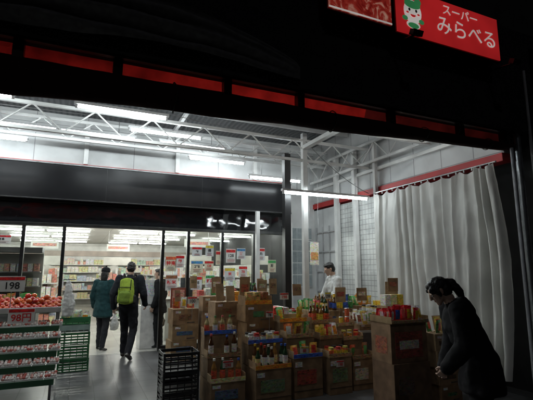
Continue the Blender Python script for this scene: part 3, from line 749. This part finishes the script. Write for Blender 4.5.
def fill(b, x0, x1, y0, y1, z, kind, cols=None, dx=.085, dy=.09):
    nx = max(1, int((x1 - x0) / dx)); ny = max(1, int((y1 - y0) / dy))
    for i in range(nx):
        c = random.choice(cols or BRIGHT); c2 = random.choice(BRIGHT)
        for j in range(ny):
            if R() < .08: continue
            x = x0 + (i + .5) * (x1 - x0) / nx + U(-.008, .008); y = y0 + (j + .5) * (y1 - y0) / ny + U(-.008, .008)
            if kind == 'bottle': bottle(b, x, y, z, U(.24, .28), .034, random.choice([(.08, .03, .01), (.02, .05, .02), (.25, .12, .03)]), c, c2)
            elif kind == 'pet': bottle(b, x, y, z, .22, .033, (.35, .28, .12), c, c2)
            elif kind == 'can':
                can(b, x, y, z, .12, .033, c)
                if R() < .7: can(b, x + .003, y, z + .121, .12, .033, c)
            elif kind == 'jar': jar(b, x, y, z, .12, .036, c2, c)
            elif kind == 'packet': b.pillow((x, y, z), dx * U(1.0, 1.2), U(.14, .2), .05, 'film', c, c2, rx=U(-.4, .2), rz=U(-.35, .35))
            elif kind == 'box': b.box((x, y, z + .08), (dx * .92, dy * .9, .16), 'print', c, rz=U(-.06, .06))
def pricecard(b, x, y, z, w=.2, h=.14, band=RED, par=None, txt=None, rz=0, rx=0, fc=(.62, .6, .55), ts=.62, lines=False):
    mt = Matrix.Rotation(rz, 3, 'Z')
    b.box((x, y, z), (w, .004, h), 'paint', fc, rz=rz)
    v = mt @ Vector((0, -.0035, 0)); b.box((x + v.x, y + v.y, z + h * .34), (w * .96, .002, h * .2), 'print', band, rz=rz)
    if lines:
        for q in range(4):
            lw = w * U(.4, .8); b.box((x + U(-.04, .04) * w, y - .0035, z - h * (.22 + .065 * q)), (lw, .002, h * .022), 'plastic', random.choice([(.06, .06, .06), (.4, .03, .03)]))
    if txt:
        v = mt @ Vector((0, -.004, 0))
        text('price_text', txt, (x + v.x, y + v.y, z - h * (.0 if lines else .14)), h * ts, INK_R if R() < .6 else INK_K, par, rot=(math.pi / 2, 0, rz), ext=.0006, bold=h * .008)

rk = empty('produce_rack')
b = B('rack_frame', rk)
for x in (-2.2, -1.2, -.22):
    for y in (6.15, 6.95): b.bx(x - .015, x + .015, y - .015, y + .015, .014, 1.12 if y > 6.5 else .4, 'metal', (.35, .35, .35))
b.box((-1.2, 6.78, 1.1), (2.05, .5, .02), 'plastic', (.08, .2, .1), rx=math.radians(14))
b.box((-1.2, 6.53, 1.07), (2.05, .012, .07), 'plastic', (.6, .6, .58), rx=math.radians(14))
TI = ((6.6, .84), (6.46, .7), (6.32, .56), (6.18, .42), (6.04, .28))
for k, (y, z) in enumerate(TI): b.box((-1.2, y, z), (2.05, .17, .012), 'metal', (.3, .3, .3), rx=math.radians(12)); b.bx(-2.22, -.18, y - .1, y - .09, z - .05, z + .02, 'plastic', (.03, .1, .05))
b.done(bevel=.002)
b = B('tomatoes', rk)
for j in range(6):
    for i in range(27):
        x = -2.15 + i * .073 + (j % 2) * .035 + U(-.01, .01); yy = -.2 + j * .076 + U(-.008, .008)
        y = 6.78 + yy; z = 1.145 + math.tan(math.radians(14)) * yy
        r = U(.032, .042); c = random.choice([(.5, .03, .012), (.56, .07, .02), (.44, .02, .01), (.6, .12, .03)])
        b.ell((x, y, z), (r, r, r * .85), 'gloss', c, nu=12, nv=8)
        if R() < .5: b.ell((x, y, z + r * .8), (.012, .012, .004), 'plastic', (.06, .2, .04), nu=6, nv=3)
        if R() < .35 and j > 1: b.ell((x + .03, y - .02, z + .05), (r, r, r * .85), 'gloss', c, nu=12, nv=8)
b.done(recalc=False)
b = B('packaged_vegetables', rk)
for (y, z) in TI:
    for i in range(13):
        x = -2.12 + i * .153 + U(-.006, .006); yy = y; zz = z + .016
        b.bx(x, x + .14, yy - .075, yy + .07, zz, zz + .02, 'plastic', (.75, .75, .74))
        for q in range(12):
            c = random.choice([(.6, .54, .5), (.5, .24, .2), (.42, .08, .06), (.66, .6, .56), (.6, .5, .48)])
            b.ell((x + .02 + (q % 4) * .034 + U(-.004, .004), yy - .045 + (q // 4) * .045, zz + .035 + .01 * (q // 4)), (.02, .022, .019), 'gloss', c, nu=8, nv=5)
b.done(recalc=False)
b = B('price_cards', rk)
WC = (.75, .74, .7)
pricecard(b, -.78, 6.5, 1.42, .3, .2, RED, rk, '198', fc=WC); b.cyl((-.78, 6.51, 1.12), (-.78, 6.51, 1.33), .005, 'metal', (.4, .4, .4), n=6)
pricecard(b, -.62, 6.33, 1.02, .3, .19, RED, rk, '98円', fc=WC); pricecard(b, -1.2, 6.33, 1.02, .28, .19, RED, rk, '158', fc=WC)
pricecard(b, -1.0, 5.93, .36, .14, .08, RED, rk, '128')
b.done()
b = B('refrigerated_display'); b.bx(-2.6, -.7, 9.6, 10.4, .02, .95, 'paint', (.12, .12, .12)); b.bx(-2.6, -.7, 10.4, 10.5, .951, 1.95, 'paint', (.3, .3, .28)); b.bx(-2.6, -.7, 9.9, 10.5, 1.96, 2.06, 'paint', (.2, .2, .2))
for z in (1.25, 1.55): b.bx(-2.58, -.72, 10.05, 10.39, z, z + .02, 'metal', (.5, .5, .5)); fill(b, -2.55, -.75, 10.1, 10.36, z + .022, 'box', PASTEL, dx=.1, dy=.12)
fill(b, -2.55, -.75, 9.65, 10.35, .951, 'packet', [(.08, .3, .05), (.5, .3, .05), (.6, .1, .05)], dx=.13, dy=.14)
b.done()
b = B('plastic_bag_roll'); P = [([((-.12, 7.55, 1.4), (.04, .04, .04)), ((-.11, 7.55, 1.25), (.06, .05, .05))], None, 'bag', (.75, .75, .74)), ([((-.11, 7.55, 1.25), (.06, .05, .05)), ((-.09, 7.55, 1.05), (.1, .06, .05)), ((-.11, 7.56, .9), (.08, .05, .04))], None, 'bag', (.75, .75, .74))]
emit(b, P, .008, 2, wrinkle=.012, wf=12); b.cyl((-.12, 7.6, .014), (-.12, 7.6, 1.46), .012, 'metal', (.4, .4, .4), n=8); b.cyl((-.2, 7.58, 1.45), (-.02, 7.58, 1.45), .01, 'metal', (.4, .4, .4), n=8); b.done(recalc=False)
b = B('green_crate_stack')
for k in range(3): crate(b, .03 + U(-.01, .01), 7.75, .02 + k * .2, .46, .36, .195, (.03, .15, .055))
for k in range(2): crate(b, .02, 7.74, .62 + k * .12, .45, .35, .115, (.04, .18, .07) if k else (.3, .4, .36))
fill(b, -.17, .22, 7.6, 7.9, .635 + .12, 'packet', [(.1, .3, .08), (.5, .5, .4)], dx=.12, dy=.12)
b.done(bevel=.002)

b = B('black_crate_stack')
for k in range(3): crate(b, 1.17, 5.2, .016 + k * .215, .42, .34, .21, (.012, .012, .014))
for k in range(2): crate(b, 1.28, 5.75, .016 + k * .215, .42, .34, .21, (.014, .014, .016))
b.done(bevel=.002)
b = B('carton_stack')
zz = .016
for k in range(4): carton(b, 1.62 + U(-.02, .02), 7.0, zz, .42, .32, .24, U(-.06, .06)); zz += .242
fill(b, 1.44, 1.8, 6.88, 7.14, zz, 'packet', [(.7, .68, .6), (.6, .1, .05)], dx=.11, dy=.13)
zz = .016
for k in range(5): carton(b, 2.08, 6.9, zz, .38, .3, .23, U(-.08, .08)); zz += .232
b.done(bevel=.003)
b = B('carton_stack')
zz = .016
for k in range(5): carton(b, 1.98 + U(-.02, .02), 6.0, zz, .36, .3, .225, U(-.1, .1)); zz += .227
b.box((1.9, 5.93, zz + .13), (.12, .01, .25), 'card', (.34, .22, .12), rx=-.2); b.box((2.06, 5.93, zz + .11), (.14, .01, .22), 'card', (.4, .27, .15), rx=-.15, rz=.2)
b.done(bevel=.003)

def stand(name, x0, x1, y0, y1, tiers, kinds, colsets=None, body=(.26, .17, .095), dx=.085, back=None):
    e = empty(name); b = B('display_body', e); n = len(tiers); dep = (y1 - y0) / n
    for k, z in enumerate(tiers):
        ya = y0 + k * dep; zl = (tiers[k - 1] + .001) if k else .016
        b.bx(x0 + .004, x1 - .004, ya + .004, y1 - .003 * k - .002, zl, z - .01, 'card', body if k % 2 == 0 else tuple(q * .8 for q in body))
        if k == 0:
            m_ = (x0 + x1) / 2 + U(-.02, .02); w_ = (x1 - x0)
            b.bx(m_ - w_ * .36, m_ + w_ * .3, ya + .0005, ya + .0036, z * .35, z * .7, 'print', random.choice([(.3, .06, .04), (.45, .4, .3), (.1, .14, .2), (.14, .2, .1)]))
            b.bx(x0 + .02, x0 + .12, ya + .0005, ya + .0036, z * .78, z * .9, 'print', (.6, .58, .52))
            b.bx(x0 + .006, x1 - .006, ya + .001, ya + .0035, z * .2, z * .215, 'matte', (.05, .04, .03))
        tray(b, x0, x1, ya, ya + dep - .002, z - .009, .09, random.choice(BROWNS), .6)
        fill(b, x0 + .01, x1 - .01, ya + .012, ya + dep - .012, z - .002, kinds[k % len(kinds)], (colsets or [None])[k % len(colsets or [None])], dx=dx)
    return e, b
e, b = stand('bottle_display', 1.5, 1.93, 4.95, 5.45, [.3, .55, .8], ['bottle', 'bottle', 'pet'], [[(.7, .68, .6), (.6, .1, .05)]])
pricecard(b, 1.7, 4.94, .5, .13, .08, RED, e, '298'); b.done(bevel=.002)
e, b = stand('boxed_goods_display', 2.02, 2.5, 4.85, 5.35, [.42, .68], ['bottle', 'jar'], [[(.65, .5, .2), (.7, .68, .6)]])
b.done(bevel=.002)
b = B('carton_stack'); zz = .016
for k in range(5): carton(b, 2.32 + U(-.02, .02), 5.62, zz, .42, .32, .22, U(-.04, .04), random.choice([(.26, .15, .07), (.3, .18, .09)])); zz += .222
tray(b, 2.12, 2.52, 5.47, 5.77, zz, .12, (.3, .18, .09)); fill(b, 2.14, 2.5, 5.49, 5.75, zz + .008, 'box', [(.25, .1, .04), (.5, .3, .1)], dx=.09, dy=.12)
b.done(bevel=.003)
e, b = stand('snack_display', 2.56, 2.98, 4.9, 5.5, [.5, .72, .9], ['packet', 'packet', 'packet'], [[(.7, .5, .05), (.65, .35, .05), (.1, .35, .08), (.6, .15, .03)]], dx=.11)
pricecard(b, 2.7, 4.88, .6, .12, .08, (.6, .5, .05), e, '88'); b.done(bevel=.002)
e, b = stand('jar_display', 3.05, 3.4, 4.85, 5.5, [.48, .68, .86], ['jar', 'packet', 'bottle'], [[(.6, .1, .04), (.65, .45, .05), (.7, .68, .6)], [(.7, .68, .6), (.6, .06, .04), (.65, .4, .04)]], dx=.09)
pricecard(b, 3.2, 4.83, .4, .12, .08, RED, e, '198'); b.done(bevel=.002)
e, b = stand('canned_goods_display', 3.45, 3.78, 4.9, 5.5, [.42, .64, .8], ['packet', 'jar', 'can'], [[(.6, .1, .04), (.65, .45, .05), (.3, .1, .05)], [(.5, .45, .4), (.6, .06, .04), (.6, .3, .05)]], dx=.09)
b.done(bevel=.002)
e = empty('sweets_display'); b = B('display_body', e)
b.bx(3.46, 4.02, 4.1, 4.5, .016, .5, 'card', (.2, .12, .07)); b.bx(3.46, 4.02, 4.13, 4.5, .502, .96, 'card', (.26, .16, .09)); tray(b, 3.45, 4.03, 4.09, 4.51, .962, .08, (.3, .2, .1))
b.bx(3.52, 3.94, 4.122, 4.128, .56, .86, 'print', (.3, .07, .05)); b.bx(3.58, 3.88, 4.1195, 4.1215, .66, .76, 'print', (.6, .55, .45)); b.bx(3.52, 3.75, 4.093, 4.098, .15, .35, 'print', (.12, .08, .06)); b.bx(3.457, 3.459, 4.2, 4.42, .6, .8, 'print', (.3, .1, .06))
fill(b, 3.47, 4.01, 4.12, 4.48, .972, 'packet', [(.65, .03, .03), (.7, .66, .62), (.6, .02, .03), (.66, .6, .56)], dx=.08, dy=.08); b.done(bevel=.003)
b = B('carton_stack'); zz = .01
for k in range(4): carton(b, 4.28 + U(-.02, .02), 4.2, zz, .34, .3, .2, U(-.06, .06)); zz += .202
fill(b, 4.13, 4.43, 4.08, 4.32, zz, 'packet', [(.7, .68, .62), (.1, .3, .1), (.65, .4, .1)], dx=.1)
b.done(bevel=.003)
b = B('carton_stack'); zz = .016
for k in range(5): carton(b, 4.35 + U(-.02, .02), 5.1, zz, .4, .32, .21, U(-.06, .06)); zz += .212
fill(b, 4.17, 4.53, 5.0, 5.25, zz, 'box', dx=.11, dy=.13); zz = .016
for k in range(3): carton(b, 4.75, 4.6, zz, .36, .3, .22, U(-.06, .06)); zz += .222
b.box((4.72, 4.55, zz + .15), (.3, .01, .28), 'card', (.36, .24, .14), rx=-.2)
b.done(bevel=.003)
def goods_table(x0, x1, y, zt, kinds, w=.4):
    e = empty('goods_table'); b = B('table_body', e)
    b.bx(x0, x1, y, y + .5, zt - .03, zt, 'paint', (.4, .38, .35))
    for x in (x0 + .05, (x0 + x1) / 2, x1 - .05):
        for yy in (y + .05, y + .45): b.bx(x - .02, x + .02, yy - .02, yy + .02, .014, zt - .032, 'metal', (.3, .3, .3))
    b.bx(x0 + .01, x1 - .01, y - .006, y - .001, zt - .35, zt - .035, 'cloth', (.12, .1, .09))
    x = x0 + .02; q = 0
    while x + w < x1:
        ww = w * U(.7, 1.0); h = U(.08, .26)
        carton(b, x + ww / 2, y + .25, zt + .002, ww - .02, .44, h, 0); fill(b, x + .015, x + ww - .025, y + .04, y + .46, zt + h + .004, kinds[q % len(kinds)], dx=.09, dy=.1); x += ww; q += 1
    b.done(bevel=.002)
goods_table(2.45, 4.95, 6.0, .75, ['packet', 'box', 'jar', 'packet', 'bottle', 'can', 'packet'])
goods_table(3.9, 4.95, 5.35, .7, ['packet', 'jar', 'box'], .34)
goods_table(2.3, 3.2, 6.75, .85, ['box', 'packet', 'bottle'], .3)
b = B('cardboard_placards')
for x, y, z, w, h in ((2.35, 6.1, 1.22, .16, .38), (2.6, 6.0, 1.35, .16, .2), (2.78, 6.0, 1.33, .13, .24), (3.2, 6.0, 1.3, .15, .18), (3.95, 5.9, 1.18, .2, .24), (4.15, 5.6, 1.22, .18, .2), (4.4, 5.15, 1.38, .18, .2), (4.75, 5.6, 1.25, .22, .26), (2.15, 6.9, 1.32, .18, .26), (1.78, 7.0, 1.4, .12, .2), (1.5, 6.9, 1.2, .1, .18), (2.95, 6.9, 1.35, .12, .2)):
    rz = U(-.3, .3); rx = U(-.15, .1); c = random.choice(BROWNS)
    b.box((x, y, z + h / 2 - .1), (w, .008, h), 'card', c, rz=rz, rx=rx)
    mt = Matrix.Rotation(rz, 3, 'Z') @ Matrix.Rotation(rx, 3, 'X'); v = mt @ Vector((0, -.006, h * .05))
    b.box((x + v.x, y + v.y, z + h / 2 - .1 + v.z), (w * .7, .002, h * .3), 'print', random.choice([(.5, .45, .35), (.3, .08, .05), (.2, .13, .07)]), rz=rz, rx=rx)
b.done()
pp = empty('price_placards'); b = B('placard_cards', pp)
for x, y, z, w, h, t in ((2.95, 5.95, 1.2, .14, .1, '198'), (3.68, 5.85, 1.2, .13, .1, '298'), (1.72, 6.8, 1.12, .16, .11, '100'), (4.55, 5.3, 1.15, .14, .1, '398'), (2.45, 5.4, 1.0, .1, .08, '78')):
    pricecard(b, x, y, z, w, h, random.choice([RED, (.65, .5, .05), RED]), pp, t, rz=U(-.2, .2)); b.cyl((x, y + .008, z - .3), (x, y + .008, z - h / 2), .004, 'metal', (.5, .5, .5), n=6)
b.done()
ps = empty('window_posters'); b = B('poster_sheets', ps)
for x, z, w, h, bc, t in ((1.74, 1.75, .22, .32, (.5, .1, .05), '特売'), (1.95, 1.78, .18, .26, RED, '卵'), (1.76, 1.35, .24, .32, (.25, .1, .05), '新米'), (2.28, 2.0, .22, .2, RED, '98'), (2.3, 1.68, .26, .26, (.05, .2, .4), '298'), (2.58, 2.02, .18, .24, (.65, .5, .05), '得'), (2.56, 1.7, .2, .22, RED, '128'),
                        (2.3, 1.32, .24, .28, RED, '198'), (2.6, 1.36, .2, .26, (.06, .3, .1), '野菜'), (2.75, 1.85, .1, .3, RED, None), (3.05, 1.9, .22, .3, RED, '128'), (3.3, 1.95, .2, .24, (.05, .2, .4), '酒'), (3.05, 1.5, .24, .28, (.6, .5, .05), '米'), (3.35, 1.55, .2, .26, RED, '78'), (3.78, 1.95, .2, .28, RED, '肉'), (4.05, 1.7, .2, .28, (.06, .3, .1), '茶'), (-1.3, 2.15, .3, .16, RED, '青果')):
    pricecard(b, x + U(-.015, .015), YF - .012, z + U(-.02, .02), w, h, bc, ps, t, rz=0, fc=random.choice([(.75, .74, .7), (.7, .66, .5), (.72, .74, .74)]), ts=.3, lines=True)
b.done()
b = B('notice_board'); b.box((1.86, 8.5, 1.0), (.3, .03, .5), 'paint', (.2, .05, .03)); b.box((1.86, 8.48, 1.02), (.24, .004, .38), 'print', (.4, .2, .14)); b.cyl((1.86, 8.52, .03), (1.86, 8.52, .8), .02, 'metal', (.2, .2, .2)); b.cyl((1.86, 8.52, .016), (1.86, 8.52, .035), .16, 'metal', (.1, .1, .1)); b.done(bevel=.003)
b = B('hanging_banner'); b.bx(4.2, 4.4, 7.3, 7.305, 1.7, 2.15, 'print', (.7, .65, .5)); b.bx(4.22, 4.38, 7.292, 7.298, 1.8, 1.95, 'print', (.6, .3, .1)); b.cyl((4.16, 7.303, 2.16), (4.44, 7.303, 2.16), .008, 'metal', (.5, .5, .5), n=6)
for x in (4.2, 4.4): b.cyl((x, 7.303, 2.16), (x, 7.303, 4.45), .002, 'metal', (.5, .5, .5), n=5)
b.done()
b = B('electric_cables')
for (x0, y0, z0, x1, y1, z1, sag) in ((-4.5, 6.9, 4.1, 1.8, 6.9, 4.1, .1), (-2, 5.5, 4.15, 3.7, 6.6, 4.0, .15), (3.7, 6.52, 3.95, 5.0, 6.42, 3.05, .1), (1.8, 8.5, 4.3, 3.36, 6.55, 3.7, .12)):
    pr_ = None
    for k in range(17):
        t = k / 16; p_ = (x0 + (x1 - x0) * t, y0 + (y1 - y0) * t, z0 + (z1 - z0) * t - sag * 4 * t * (1 - t))
        if pr_: b.cyl(pr_, p_, .006, 'plastic', (.25, .25, .25), n=5)
        pr_ = p_
b.done()

# ------------------------------------------------------------------ world, sun, camera
w = bpy.data.worlds.new('World'); scene.world = w; w.use_nodes = True; nt = w.node_tree
bg = nt.nodes['Background']; sky = nt.nodes.new('ShaderNodeTexSky'); sky.sky_type = 'NISHITA'; sky.sun_disc = False
sky.sun_elevation = math.radians(-4); sky.sun_rotation = math.radians(160)
nt.links.new(sky.outputs[0], bg.inputs[0]); bg.inputs[1].default_value = .02
sl = bpy.data.lights.new('dim_sun_fill', 'SUN'); sl.energy = .05; sl.angle = math.radians(.5); sl.color = (.9, .92, 1)  # added dim sun, no known moon; lifts the tarpaulin out of black
so = bpy.data.objects.new('dim_sun_fill', sl); COL.objects.link(so); so.rotation_euler = (math.radians(50), 0, math.radians(-25))

cam = bpy.data.cameras.new('camera'); co = bpy.data.objects.new('camera', cam); COL.objects.link(co)
cam.sensor_width = 36; cam.lens = 418 / 533 * 36; cam.clip_end = 1000; cam.clip_start = .05
co.location = (0, 0, 1.6); co.rotation_euler = (math.radians(90 + 9.5), 0, math.radians(-24))
scene.camera = co
scene.view_settings.view_transform = 'Standard'; scene.view_settings.look = 'None'; scene.view_settings.exposure = 0
